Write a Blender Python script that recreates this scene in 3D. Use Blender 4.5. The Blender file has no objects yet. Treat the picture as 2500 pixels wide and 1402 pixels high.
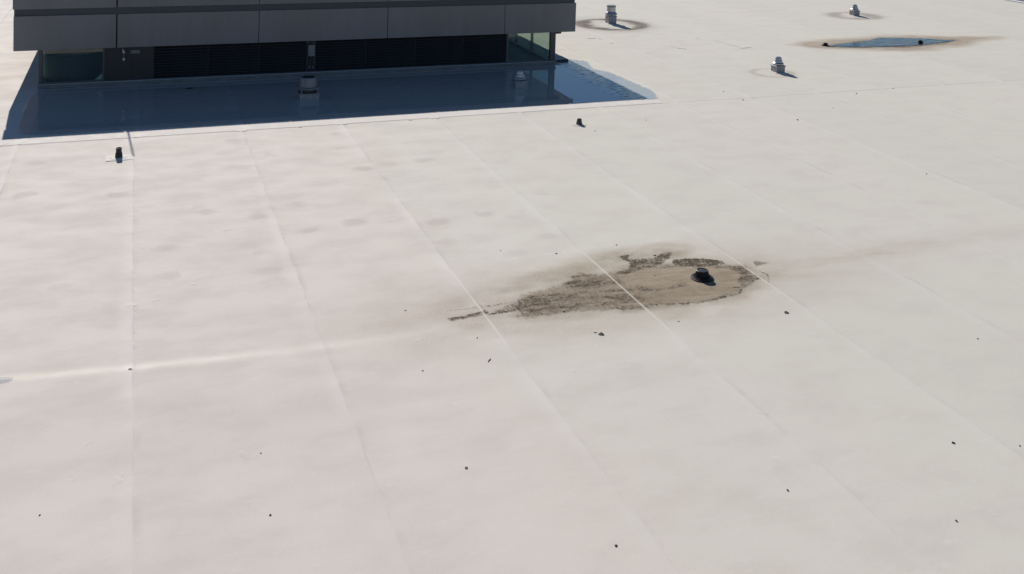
import bpy, bmesh, math, random
import numpy as np
from mathutils import Matrix, Vector

# ------------------------------------------------------------------ camera
# World axes: X runs along the penthouse front, Y along the membrane seams
# (away from the camera), Z up, metres.  Camera stands 8.8 m above the roof.
H = 8.8
W, HT = 2500.0, 1402.0
CX, CY = 1250.0, -230.0            # principal point (the picture is the lower part of a taller frame)
VA, VB = (327.0, -376.0), (7700.0, -145.0)
F = math.sqrt(-((VA[0]-CX)*(VB[0]-CX)+(VA[1]-CY)*(VB[1]-CY)))
def _dir(p):
    return Vector(((p[0]-CX)/F, -(p[1]-CY)/F, -1.0)).normalized()
ca, cb = _dir(VA), _dir(VB)
cu = cb.cross(ca).normalized()
ca = cu.cross(cb).normalized()
R = Matrix((cb, ca, cu))           # world = R @ camera
scene = bpy.context.scene
cam = bpy.data.cameras.new('camera')
cam_o = bpy.data.objects.new('camera', cam)
scene.collection.objects.link(cam_o)
cam_o.matrix_world = Matrix.Translation((0, 0, H)) @ R.to_4x4()
cam.sensor_fit = 'HORIZONTAL'
cam.sensor_width = 36.0
cam.lens = 36.0*F/W
cam.shift_y = -(HT/2-CY)/W
cam.clip_start = 0.5
cam.clip_end = 5000
scene.camera = cam_o

# ------------------------------------------------------------------ sky, sun, exposure
SUN_EL, SUN_AZ = 30.0, 3.3         # shadows fall towards -Y, 3.3 degrees to +X
world = bpy.data.worlds.new('World')
scene.world = world
world.use_nodes = True
wn = world.node_tree.nodes
bg = wn['Background']
sky = wn.new('ShaderNodeTexSky')
sky.sky_type = 'NISHITA'
sky.sun_disc = False
sky.sun_elevation = math.radians(SUN_EL)
sky.sun_rotation = math.radians(-SUN_AZ)
sky.altitude = 600
sky.air_density = 1.0
sky.dust_density = 0.0
sky.ozone_density = 4.5
world.node_tree.links.new(sky.outputs[0], bg.inputs[0])
bg.inputs[1].default_value = 0.070
sun = bpy.data.lights.new('sun', 'SUN')
sun.energy = 5.0
sun.angle = math.radians(0.53)
sun.color = (1.0, 0.955, 0.905)
sun_o = bpy.data.objects.new('sun', sun)
scene.collection.objects.link(sun_o)
_e, _a = math.radians(SUN_EL), math.radians(SUN_AZ)
sdir = Vector((-math.sin(_a)*math.cos(_e), math.cos(_a)*math.cos(_e), math.sin(_e)))
sun_o.rotation_euler = sdir.to_track_quat('Z', 'Y').to_euler()
sun_o.location = sdir*60
scene.view_settings.view_transform = 'Standard'
scene.view_settings.look = 'None'
scene.view_settings.gamma = 1.0
scene.view_settings.use_curve_mapping = False
scene.view_settings.exposure = 0.0

# ------------------------------------------------------------------ helpers
C = scene.collection
rng = random.Random(7)
_Rn = np.array(R)
def G(px, py, z=0.0):
    """roof-plane point seen at a measured place of the photograph"""
    d = R @ _dir((px, py))
    t = (z-H)/d.z
    return (d.x*t, d.y*t)

def link(name, me, mat=None, parent=None):
    o = bpy.data.objects.new(name, me)
    C.objects.link(o)
    if mat is not None and me is not None:
        me.materials.append(mat)
    if parent is not None:
        o.parent = parent
    return o
def from_bm(name, bm, mat, parent=None, smooth=False):
    me = bpy.data.meshes.new(name)
    bm.normal_update()
    bm.to_mesh(me); bm.free()
    if smooth:
        for p in me.polygons: p.use_smooth = True
    return link(name, me, mat, parent)
def empty(name, loc, label=None, cat=None, group=None, rz=0):
    o = bpy.data.objects.new(name, None)
    o.empty_display_size = 0.2
    C.objects.link(o)
    o.location = loc
    o.rotation_euler = (0, 0, rz)
    if label: tag(o, label, cat, group)
    return o
def tag(o, label=None, cat=None, group=None, kind=None):
    if label: o['label'] = label
    if cat: o['category'] = cat
    if group: o['group'] = group
    if kind: o['kind'] = kind
    return o
def bx(bm, x0, x1, y0, y1, z0, z1, bev=0.0):
    m = Matrix.Translation(((x0+x1)/2, (y0+y1)/2, (z0+z1)/2)) @ Matrix.Diagonal((x1-x0, y1-y0, z1-z0, 1))
    r = bmesh.ops.create_cube(bm, size=1.0, matrix=m)
    if bev > 0:
        es = set(e for v in r['verts'] for e in v.link_edges)
        bmesh.ops.bevel(bm, geom=list(es), offset=bev, segments=1, affect='EDGES', profile=0.7)
def box(name, b, mat, parent=None, bev=0.0):
    bm = bmesh.new(); bx(bm, *b, bev=bev)
    return from_bm(name, bm, mat, parent)
def lathe(name, prof, mat, parent=None, n=40, smooth=True, cx=0, cy=0):
    bm = bmesh.new()
    rings = []
    for r, z in prof:
        if r < 1e-5:
            rings.append([bm.verts.new((cx, cy, z))])
        else:
            rings.append([bm.verts.new((cx+r*math.cos(2*math.pi*i/n), cy+r*math.sin(2*math.pi*i/n), z)) for i in range(n)])
    for a, b in zip(rings, rings[1:]):
        for i in range(n):
            j = (i+1) % n
            if len(a) == 1 and len(b) == 1: continue
            if len(a) == 1: bm.faces.new((a[0], b[i], b[j]))
            elif len(b) == 1: bm.faces.new((a[i], a[j], b[0]))
            else: bm.faces.new((a[i], a[j], b[j], b[i]))
    bmesh.ops.recalc_face_normals(bm, faces=bm.faces[:])
    o = from_bm(name, bm, mat, parent, smooth)
    if smooth:
        me = o.data
        me.set_sharp_from_angle(angle=math.radians(35))
    return o
def copy_tree(o, parent=None):
    c = o.copy(); C.objects.link(c)
    if parent is not None:
        c.parent = parent
        c.matrix_parent_inverse = o.matrix_parent_inverse.copy()
    for ch in list(o.children): copy_tree(ch, c)
    return c

# ---- numpy value noise
_tab = np.random.RandomState(3).rand(256, 256)
def vnoise(x, y):
    xi = np.floor(x).astype(int); yi = np.floor(y).astype(int)
    fx = x-xi; fy = y-yi
    fx = fx*fx*(3-2*fx); fy = fy*fy*(3-2*fy)
    t = lambda a, b: _tab[a % 256, b % 256]
    return (t(xi, yi)*(1-fx)+t(xi+1, yi)*fx)*(1-fy)+(t(xi, yi+1)*(1-fx)+t(xi+1, yi+1)*fx)*fy
def fbm(x, y, o=4):
    s = 0; a = 0.5; n = 0
    for k in range(o):
        s = s+a*vnoise(x*2**k+17.3*k, y*2**k+9.1*k); n += a; a *= 0.5
    return s/n
def sstep(a, b, x):
    t = np.clip((x-a)/(b-a), 0, 1); return t*t*(3-2*t)

# ---- the roof is not quite flat: shallow waves and the fold along the drain line
def hgt(x, y):
    x = np.asarray(x, float); y = np.asarray(y, float)
    h = 0.016*(fbm(x*0.22+5, y*0.26+3, 3)-0.5)
    h = h+0.003*(fbm(x*0.8+31, y*1.1+13, 2)-0.5)
    yc = 17.62-0.10*x+0.012*x*x
    s = y-yc
    amp = 0.038*sstep(6.8, 0.5, x)*sstep(-30, -6, x)*(0.55+0.9*fbm(x*0.9+3, y*0.2, 3))
    fold = amp*(1-sstep(-0.20, 0.16, s))*sstep(-3.2, -0.5, s)
    fade = sstep(60, 30, y)
    return (h+fold)*fade
def hz(x, y): return float(hgt(x, y))-0.006      # top of the laid sheet

# ------------------------------------------------------------------ materials
def new_mat(name):
    m = bpy.data.materials.new(name); m.use_nodes = True
    nt = m.node_tree
    for n in list(nt.nodes): nt.nodes.remove(n)
    out = nt.nodes.new('ShaderNodeOutputMaterial')
    return m, nt, out
class NB:
    def __init__(s, nt): s.nt = nt
    def n(s, t, **k):
        o = s.nt.nodes.new(t)
        for a, v in k.items(): setattr(o, a, v)
        return o
    def l(s, a, b): s.nt.links.new(a, b)
    def set(s, sock, v):
        if isinstance(v, (int, float, tuple, list)):
            if isinstance(v, (tuple, list)) and len(v) == 3 and sock.type == 'RGBA': v = (*v, 1)
            sock.default_value = v
        else: s.l(v, sock)
    def math(s, op, a, b=0.0, clamp=False):
        o = s.n('ShaderNodeMath', operation=op, use_clamp=clamp)
        s.set(o.inputs[0], a); s.set(o.inputs[1], b)
        return o.outputs[0]
    def noise(s, vec, scale, detail=3.0, rough=0.5, dist=0.0):
        o = s.n('ShaderNodeTexNoise')
        s.l(vec, o.inputs['Vector'])
        o.inputs['Scale'].default_value = scale
        o.inputs['Detail'].default_value = detail
        o.inputs['Roughness'].default_value = rough
        o.inputs['Distortion'].default_value = dist
        return o.outputs['Fac']
    def ramp(s, v, a, b, lo=0.0, hi=1.0):
        o = s.n('ShaderNodeMapRange', interpolation_type='SMOOTHSTEP')
        s.set(o.inputs['Value'], v)
        o.inputs['From Min'].default_value = a; o.inputs['From Max'].default_value = b
        o.inputs['To Min'].default_value = lo; o.inputs['To Max'].default_value = hi
        return o.outputs['Result']
    def mix(s, f, a, b, mode='MIX'):
        o = s.n('ShaderNodeMix', data_type='RGBA', blend_type=mode)
        s.set(o.inputs[0], f); s.set(o.inputs[6], a); s.set(o.inputs[7], b)
        return o.outputs[2]
    def scale3(s, vec, sc):
        o = s.n('ShaderNodeMapping'); s.l(vec, o.inputs['Vector'])
        o.inputs['Scale'].default_value = sc
        return o.outputs[0]
    def fresnel(s, f0, normal=None):
        # Schlick reflectance, the same from both sides of a thin sheet
        g = s.n('ShaderNodeNewGeometry')
        d = s.n('ShaderNodeVectorMath', operation='DOT_PRODUCT')
        s.l(normal if normal is not None else g.outputs['Normal'], d.inputs[0]); s.l(g.outputs['Incoming'], d.inputs[1])
        c = s.math('SUBTRACT', 1.0, s.math('ABSOLUTE', d.outputs['Value']), True)
        return s.math('ADD', s.math('MULTIPLY', s.math('POWER', c, 5.0), 1-f0), f0, True)
    def attr(s, name):
        o = s.n('ShaderNodeAttribute'); o.attribute_name = name
        return o.outputs['Fac']

def mat_membrane():
    m, nt, out = new_mat('roof_membrane'); b = NB(nt)
    p = b.n('ShaderNodeBsdfPrincipled')
    co = b.n('ShaderNodeTexCoord').outputs['Object']
    big = b.noise(co, 0.13, 2.0)
    sx = b.n('ShaderNodeSeparateXYZ'); b.l(co, sx.inputs[0])
    # colour runs slightly pinker to the left, greener to the right
    side_tint = b.math('ADD', b.ramp(sx.outputs[0], 2.0, 11.0), b.math('MULTIPLY', b.math('SUBTRACT', big, 0.5), 1.5), True)
    col = b.mix(side_tint, (0.748, 0.669, 0.586), (0.727, 0.682, 0.580))
    oi = b.n('ShaderNodeObjectInfo')
    col = b.mix(b.ramp(oi.outputs['Random'], 0.0, 1.0, 0.0, 0.16), col, (0.56, 0.53, 0.475))
    # cleaner / dirtier cloudy areas
    cl = b.noise(b.scale3(co, (0.55, 1.0, 1)), 1.25, 6.0, 0.62)
    col = b.mix(b.ramp(cl, 0.40, 0.72, 0.0, 0.30), col, (0.585, 0.522, 0.452))
    # roundish faint marks of the plates below the sheet
    vo = b.n('ShaderNodeTexVoronoi', feature='F1'); b.l(b.scale3(co, (0.95, 1.15, 1)), vo.inputs['Vector'])
    vo.inputs['Scale'].default_value = 1.0; vo.inputs['Randomness'].default_value = 0.85
    spot = b.ramp(b.math('ADD', vo.outputs['Distance'], b.math('MULTIPLY', b.noise(co, 2.6, 3.0), 0.42)), 0.36, 0.60, 1.0, 0.0)
    sep = b.n('ShaderNodeSeparateColor'); b.l(vo.outputs['Color'], sep.inputs[0])
    zone = b.math('MULTIPLY', b.ramp(sx.outputs[1], 18.0, 23.0), b.ramp(sx.outputs[1], 34.0, 31.5))
    zone = b.math('MULTIPLY', zone, b.ramp(sx.outputs[0], 13.0, 7.0))
    spot = b.math('MULTIPLY', b.math('MULTIPLY', spot, b.ramp(sep.outputs[0], 0.25, 0.8)), b.math('ADD', b.math('MULTIPLY', zone, 0.8), 0.12))
    col = b.mix(b.math('MULTIPLY', spot, 0.80), col, (0.575, 0.51, 0.445))
    # pale scuffs and streaks
    st = b.noise(b.scale3(co, (2.2, 7.0, 1)), 1.0, 4.0, 0.6)
    col = b.mix(b.ramp(st, 0.58, 0.76, 0.0, 0.40), col, (0.79, 0.735, 0.68))
    sc = b.noise(b.scale3(co, (5.0, 13.0, 1)), 1.0, 2.0, 0.6, 0.6)
    col = b.mix(b.math('MULTIPLY', b.ramp(sc, 0.69, 0.77), 0.45), col, (0.82, 0.78, 0.735))
    # dust grain
    gr = b.noise(co, 38.0, 3.0, 0.65)
    col = b.mix(b.ramp(gr, 0.30, 0.75, 0.10, 0.0), col, (0.38, 0.35, 0.32))
    # welded lap along one edge of each sheet: cleaner band, dirt caught against the edge
    u = b.attr('lap')
    brk = b.noise(co, 0.55, 3.0, 0.6)
    band = b.math('MULTIPLY', b.ramp(u, 0.34, 0.05), b.ramp(brk, 0.36, 0.58))
    band = b.math('MULTIPLY', band, b.math('MULTIPLY', b.ramp(sx.outputs[1], 9.0, 20.0, 0.25, 1.0), b.ramp(sx.outputs[0], 5.0, 10.0, 1.0, 0.40)))
    col = b.mix(b.math('MULTIPLY', band, 0.58), col, (0.78, 0.725, 0.67))
    walk = b.ramp(sx.outputs[1], 9.0, 22.0, 0.30, 1.0)   # the near laps are washed cleaner
    edge = b.math('MULTIPLY', b.ramp(u, 0.024, 0.006), b.math('MULTIPLY', walk, b.ramp(b.noise(co, 0.9, 3.0, 0.6), 0.40, 0.62)))
    col = b.mix(b.math('MULTIPLY', edge, 0.42), col, (0.36, 0.335, 0.31))
    n2 = b.attr('lap2')
    d2 = b.math('MULTIPLY', b.ramp(n2, 0.16, 0.0), b.ramp(b.noise(co, 0.7, 4.0, 0.6), 0.46, 0.66))
    col = b.mix(b.math('MULTIPLY', d2, 0.30), col, (0.46, 0.43, 0.40))
    b.l(col, p.inputs['Base Color'])
    b.l(b.ramp(cl, 0.3, 0.7, 0.80, 0.92), p.inputs['Roughness'])
    p.inputs['IOR'].default_value = 1.30
    bump = b.n('ShaderNodeBump'); bump.inputs['Strength'].default_value = 0.11
    bump.inputs['Distance'].default_value = 0.012
    hh = b.math('ADD', b.noise(b.scale3(co, (1.0, 1.6, 1)), 1.6, 3.0, 0.5), b.math('MULTIPLY', b.noise(co, 30.0, 2.0), 0.02))
    b.l(hh, bump.inputs['Height']); b.l(bump.outputs[0], p.inputs['Normal'])
    b.l(p.outputs[0], out.inputs[0])
    return m
def mat_plain(name, col, rough=0.5, metal=0.0, var=0.12, scale=6.0, spec_ior=1.45, stretch=(1, 1, 1), bump=0.0):
    m, nt, out = new_mat(name); b = NB(nt)
    p = b.n('ShaderNodeBsdfPrincipled')
    co = b.n('ShaderNodeTexCoord').outputs['Object']
    nz = b.noise(b.scale3(co, stretch), scale, 4.0, 0.6)
    dark = tuple(c*(1-var) for c in col); lite = tuple(min(1, c*(1+var)) for c in col)
    b.l(b.mix(b.ramp(nz, 0.3, 0.7), dark, lite), p.inputs['Base Color'])
    b.l(b.ramp(nz, 0.3, 0.7, rough*0.85, min(1, rough*1.15)), p.inputs['Roughness'])
    p.inputs['Metallic'].default_value = metal
    p.inputs['IOR'].default_value = spec_ior
    if bump:
        bn = b.n('ShaderNodeBump'); bn.inputs['Distance'].default_value = bump
        bn.inputs['Strength'].default_value = 0.5
        b.l(nz, bn.inputs['Height']); b.l(bn.outputs[0], p.inputs['Normal'])
    b.l(p.outputs[0], out.inputs[0])
    return m
def mat_glass():
    m, nt, out = new_mat('tinted_glass'); b = NB(nt)
    t = b.n('ShaderNodeBsdfTransparent'); t.inputs[0].default_value = (0.76, 0.82, 0.785, 1)
    g = b.n('ShaderNodeBsdfGlossy'); g.inputs['Roughness'].default_value = 0.02
    g.inputs[0].default_value = (0.9, 0.95, 0.95, 1)
    co = b.n('ShaderNodeTexCoord').outputs['Object']
    bn = b.n('ShaderNodeBump'); bn.inputs['Distance'].default_value = 0.002; bn.inputs['Strength'].default_value = 0.2
    b.l(b.noise(co, 1.3, 1.0), bn.inputs['Height']); b.l(bn.outputs[0], g.inputs['Normal'])
    mx = b.n('ShaderNodeMixShader'); b.l(b.fresnel(0.045), mx.inputs[0]); b.l(t.outputs[0], mx.inputs[1]); b.l(g.outputs[0], mx.inputs[2])
    b.l(mx.outputs[0], out.inputs[0])
    return m
def mat_water(name, tint, ripple=0.3, rip_scale=(2.0, 5.0, 1), dist=0.02, calm=None):
    """a film of rain water: darkens the wet sheet below and mirrors what stands around it"""
    m, nt, out = new_mat(name); b = NB(nt)
    t = b.n('ShaderNodeBsdfTransparent'); t.inputs[0].default_value = (*tint, 1)
    g = b.n('ShaderNodeBsdfGlossy'); g.inputs['Roughness'].default_value = 0.03
    g.inputs[0].default_value = (1, 1, 1, 1)
    co = b.n('ShaderNodeTexCoord').outputs['Object']
    bn = b.n('ShaderNodeBump'); bn.inputs['Distance'].default_value = dist
    rp = b.noise(b.scale3(co, rip_scale), 1.0, 3.0, 0.55)
    if calm is not None:
        sx = b.n('ShaderNodeSeparateXYZ'); b.l(co, sx.inputs[0])
        st = b.math('MULTIPLY', b.ramp(sx.outputs[0], calm[0], calm[1]), ripple)
        b.l(b.math('ADD', st, 0.02), bn.inputs['Strength'])
    else:
        bn.inputs['Strength'].default_value = ripple
    b.l(rp, bn.inputs['Height'])
    b.l(bn.outputs[0], g.inputs['Normal'])
    mx = b.n('ShaderNodeMixShader'); b.l(b.fresnel(0.02, bn.outputs[0]), mx.inputs[0]); b.l(t.outputs[0], mx.inputs[1]); b.l(g.outputs[0], mx.inputs[2])
    if calm is not None:          # dark specks mixed in over the rippled end
        sp = b.noise(b.scale3(co, (3.2, 9.0, 1)), 1.0, 2.0, 0.5)
        spm = b.math('MULTIPLY', b.ramp(sp, 0.555, 0.60), b.math('MULTIPLY', b.ramp(sx.outputs[0], calm[0]+0.3, calm[1]-0.5), b.ramp(sx.outputs[0], 18.15, 17.9)))
        df = b.n('ShaderNodeBsdfDiffuse'); df.inputs[0].default_value = (0.10, 0.11, 0.12, 1)
        mxs = b.n('ShaderNodeMixShader'); b.l(b.math('MULTIPLY', spm, 0.55), mxs.inputs[0]); b.l(mx.outputs[0], mxs.inputs[1]); b.l(df.outputs[0], mxs.inputs[2])
        mx = mxs
    # film breaks up at its rim
    a = b.attr('film')
    t2 = b.n('ShaderNodeBsdfTransparent')
    mx2 = b.n('ShaderNodeMixShader')
    cov = b.ramp(b.math('ADD', a, b.math('MULTIPLY', b.math('SUBTRACT', b.noise(b.scale3(co, (2.5, 5, 1)), 2.0, 4.0, 0.65), 0.5), 1.1)), 0.40, 0.52)
    b.l(cov, mx2.inputs[0]); b.l(t2.outputs[0], mx2.inputs[1]); b.l(mx.outputs[0], mx2.inputs[2])
    b.l(mx2.outputs[0], out.inputs[0])
    return m
def mat_silt(name, tan, dark, gscale=46.0):
    m, nt, out = new_mat(name); b = NB(nt)
    co = b.n('ShaderNodeTexCoord').outputs['Object']
    p = b.n('ShaderNodeBsdfPrincipled'); p.inputs['Roughness'].default_value = 0.9
    p.inputs['IOR'].default_value = 1.3
    g1 = b.noise(co, gscale, 3.0, 0.7)
    g2 = b.noise(co, gscale*0.3, 3.0, 0.6)
    da = b.attr('dark')
    gm = b.ramp(b.math('ADD', b.math('MULTIPLY', g1, 0.7), b.math('MULTIPLY', g2, 0.3)), 0.36, 0.60, 0.30, 1.25)
    dk = b.math('MULTIPLY', da, gm, True)
    b.l(b.mix(dk, tan, dark), p.inputs['Base Color'])
    t = b.n('ShaderNodeBsdfTransparent')
    de = b.attr('dens')
    al = b.math('MULTIPLY', de, b.ramp(g1, 0.32, 0.62, 0.72, 1.0), True)
    al = b.math('MAXIMUM', al, b.math('MULTIPLY', dk, 0.97), True)
    mx = b.n('ShaderNodeMixShader'); b.l(al, mx.inputs[0]); b.l(t.outputs[0], mx.inputs[1]); b.l(p.outputs[0], mx.inputs[2])
    b.l(mx.outputs[0], out.inputs[0])
    return m

M_mem = mat_membrane()
M_white = mat_plain('white_patch_sheet', (0.77, 0.715, 0.65), 0.85, var=0.06, scale=9, spec_ior=1.3)
M_strip = mat_plain('cover_strip_sheet', (0.742, 0.680, 0.615), 0.88, var=0.07, scale=2.5, spec_ior=1.3)
M_fascia = mat_plain('grey_metal_panel', (0.176, 0.172, 0.178), 0.42, var=0.10, scale=1.0, stretch=(1.1, 1, 0.18), bump=0.002)
M_reveal = mat_plain('dark_reveal_metal', (0.055, 0.060, 0.070), 0.5, var=0.1, scale=1.0)
M_joint = mat_plain('panel_joint_sealant', (0.02, 0.022, 0.026), 0.7)
M_louver = mat_plain('black_louver_metal', (0.030, 0.033, 0.040), 0.45, var=0.25, scale=3.0, stretch=(0.4, 1, 3))
M_door = mat_plain('dark_bronze_panel', (0.030, 0.028, 0.030), 0.5, var=0.2, scale=1.5)
M_frame = mat_plain('grey_mullion_metal', (0.075, 0.080, 0.088), 0.4, var=0.1)
M_curb = mat_plain('grey_curb_flashing', (0.16, 0.17, 0.18), 0.5, var=0.15, scale=2.0)
M_inner = mat_plain('interior_concrete', (0.26, 0.27, 0.27), 0.8, var=0.2, scale=1.0)
M_alu = mat_plain('weathered_aluminium', (0.46, 0.47, 0.485), 0.36, metal=0.7, var=0.15, scale=8.0)
M_galv = mat_plain('galvanised_steel', (0.30, 0.30, 0.315), 0.5, metal=0.3, var=0.18, scale=10.0)
M_fan = mat_plain('spun_fan_metal', (0.21, 0.21, 0.22), 0.5, metal=0.4, var=0.15, scale=5.0)
M_black = mat_plain('black_cast_iron', (0.012, 0.012, 0.014), 0.42, var=0.3, scale=20.0)
M_rubber = mat_plain('black_rubber_boot', (0.022, 0.022, 0.023), 0.6, var=0.3, scale=14.0)
M_pipegrey = mat_plain('grey_pipe_boot', (0.085, 0.083, 0.082), 0.6, var=0.2, scale=12.0)
M_leaf = mat_plain('dry_dark_leaf', (0.030, 0.024, 0.019), 0.7, var=0.3, scale=30.0)
M_twig = mat_plain('dark_twig_bark', (0.050, 0.040, 0.030), 0.8, var=0.3, scale=40.0)
M_pebble = mat_plain('dark_grit_stone', (0.016, 0.015, 0.014), 0.8, var=0.3, scale=40.0)
M_light = mat_plain('pale_lamp_casting', (0.55, 0.56, 0.58), 0.4, var=0.05)
M_sign = mat_plain('grey_sign_plate', (0.16, 0.17, 0.18), 0.5, var=0.05)
M_coping = mat_plain('white_edge_metal', (0.80, 0.79, 0.77), 0.4, var=0.05)
M_wall = mat_plain('lower_wall_render', (0.40, 0.39, 0.38), 0.8, var=0.1, scale=1.0)
M_ground = mat_plain('asphalt_ground', (0.16, 0.155, 0.155), 0.9, var=0.2, scale=0.3)
M_glass = mat_glass()
M_water = mat_water('rain_water_film', (0.81, 0.835, 0.87), ripple=1.0, rip_scale=(2.6, 8.0, 1), calm=(16.2, 17.8))
M_pond = mat_water('rain_pond_water', (0.12, 0.16, 0.24), ripple=1.0, rip_scale=(1.4, 4.5, 1), dist=0.035)
M_silt = mat_silt('dry_brown_silt', (0.45, 0.358, 0.245), (0.085, 0.060, 0.038), 17.0)
M_grime = mat_silt('grey_grime', (0.38, 0.325, 0.27), (0.14, 0.112, 0.09), 12.0)
M_pondsilt = mat_silt('tan_pond_silt', (0.54, 0.43, 0.32), (0.20, 0.14, 0.09), 20.0)
M_scuff = mat_silt('white_scuff', (0.90, 0.89, 0.87), (0.90, 0.89, 0.87), 20.0)

# ------------------------------------------------------------------ ground and roof
bm = bmesh.new()
bmesh.ops.create_grid(bm, x_segments=1, y_segments=1, size=2500, matrix=Matrix.Translation((0, 0, -11)))
tag(from_bm('ground', bm, M_ground), kind='structure')

RX0, RX1, RY0, RY1 = -26.0, 56.6, 2.0, 78.0
roof = box('roof', (RX0, RX1, RY0, RY1, -10.99, -0.045), M_wall)
tag(roof, kind='structure')

def sheet(name, xs, ys, parent, mat, x_left, x_right, lap=True, z0=0.0, zlap=0.006, front=False):
    xs = np.array(sorted(xs)); ys = np.array(ys)
    X, Y = np.meshgrid(xs, ys)
    jag = 0.035*(fbm(Y*0.7+X*0.01, X*0.0+x_right, 3)-0.5)
    Xj = X+np.where(np.abs(X-x_right) < 0.001, jag, 0)
    Z = hgt(X, Y)+z0
    if lap:
        Z = Z+zlap*sstep(0.22, 0.05, x_right-X)
    V = np.stack([Xj.ravel(), Y.ravel(), Z.ravel()], 1)
    nx, ny = len(xs), len(ys)
    idx = np.arange(nx*ny).reshape(ny, nx)
    q = np.stack([idx[:-1, :-1], idx[:-1, 1:], idx[1:, 1:], idx[1:, :-1]], -1).reshape(-1, 4)
    faces = q.tolist()
    verts = V.tolist()
    if lap:                       # free edge of the sheet goes down to the one below
        base = len(verts)
        for j in range(ny):
            v = verts[idx[j, nx-1]]
            verts.append([v[0]+0.001, v[1], v[2]-0.012])
        for j in range(ny-1):
            faces.append([int(idx[j, nx-1]), base+j, base+j+1, int(idx[j+1, nx-1])])
    extra = ny if lap else 0
    if front:                     # near end of the sheet
        base = len(verts); extra += nx
        for i in range(nx):
            v = verts[idx[0, i]]
            verts.append([v[0], v[1]-0.001, v[2]-0.012])
        for i in range(nx-1):
            faces.append([int(idx[0, i+1]), int(idx[0, i]), base+i, base+i+1])
    me = bpy.data.meshes.new(name)
    me.from_pydata(verts, [], faces)
    lapv = np.clip(x_right-X.ravel(), 0, 99).tolist()+[0.0]*(ny if lap else 0)+[9.0]*(nx if front else 0)
    lap2 = np.clip(X.ravel()-x_left, 0, 99).tolist()+[9.0]*extra
    a = me.attributes.new('lap', 'FLOAT', 'POINT'); a.data.foreach_set('value', lapv)
    a = me.attributes.new('lap2', 'FLOAT', 'POINT'); a.data.foreach_set('value', lap2)
    for p in me.polygons: p.use_smooth = True
    me.set_sharp_from_angle(angle=math.radians(40))
    return link(name, me, mat, parent)

YS = 32.0                                        # cross seam in front of the penthouse
seam = [0.10+3.125*k for k in range(-9, 13)]
seam[9:17] = [0.10, 3.29, 6.45, 9.58, 12.66, 15.73, 18.83, 21.95]
seam = [s for s in seam if s < 38]
ys_near = list(np.arange(RY0, 8, 1.0))+list(np.arange(8, 15, 0.22))+list(np.arange(15, 20.5, 0.07))+list(np.arange(20.5, YS+0.1, 0.22))+[YS+0.12]
for i in range(len(seam)-1):
    a, bb = seam[i], seam[i+1]
    xs = [a-0.02, a+0.05, a+0.12, a+0.25]+list(np.linspace(a+0.6, bb-0.6, 8))+[bb-0.3, bb-0.22, bb-0.16, bb-0.1, bb-0.05, bb]
    yy = ys_near if -8 < a < 30 else np.linspace(RY0, YS+0.12, 40)
    sheet('membrane_sheet', xs, yy, roof, M_mem, a, bb, z0=-0.006 if i % 2 else -0.0055)
# sheets beyond the cross seam, shifted sideways
far = [-25.9+3.125*k+1.2 for k in range(-1, 27)]
ys_far = list(np.arange(YS-0.15, 45, 0.35))+list(np.arange(45, RY1+0.1, 1.5))
for i in range(len(far)-1):
    a, bb = max(far[i], RX0+0.02), min(far[i+1], RX1-0.02)
    if bb-a < 0.5: continue
    xs = [a, a+0.1, a+0.25]+list(np.linspace(a+0.5, bb-0.4, 6))+[bb-0.22, bb-0.12, bb-0.05, bb]
    sheet('membrane_sheet', xs, ys_far, roof, M_mem, a, bb, z0=-0.003, zlap=0.002, front=True)
# last wide sheets near the right edge, in front of the cross seam
a = seam[-1]
while a < RX1-0.3:
    bb = min(a+3.125, RX1-0.02)
    sheet('membrane_sheet', [a-0.02, a+0.1, a+1, a+2, bb-0.22, bb-0.05, bb], np.linspace(RY0, YS+0.12, 40), roof, M_mem, a, bb, z0=-0.006)
    a = bb
# clean strip welded over the cross seam
cs = sheet('cover_strip', np.arange(-24, 18.4, 0.25), [YS-0.10+0.0, YS+0.05, YS+0.2, YS+0.35, YS+0.50], roof, M_strip, -99, 99, lap=False, z0=0.002)
box('edge_coping', (RX1-0.02, RX1+0.22, RY0, RY1, -0.35, 0.10), M_coping, roof, bev=0.02)
box('edge_coping', (RX0-0.22, RX0+0.02, RY0, RY1, -0.35, 0.10), M_coping, roof, bev=0.02)
box('edge_coping', (RX0, RX1, RY1-0.02, RY1+0.22, -0.35, 0.10), M_coping, roof, bev=0.02)
# small white patches welded over the T-joints
for (px, py, w, d) in [(321, 335.5, 0.34, 0.12), (589, 319.5, 0.32, 0.11), (835, 303, 0.34, 0.11), (1062, 289, 0.28, 0.09), (14, 351.5, 0.16, 0.08), (46, 353, 0.14, 0.07), (3, 356, 0.12, 0.06), (1002, 293, 0.12, 0.06), (733, 310.5, 0.10, 0.05)]:
    x, y = G(px, py); z = hz(x, y)
    box('seam_patch', (x-w/2, x+w/2, y-d/2, y+d/2, z+0.006, z+0.013), M_white, roof, bev=0.002)
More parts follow.
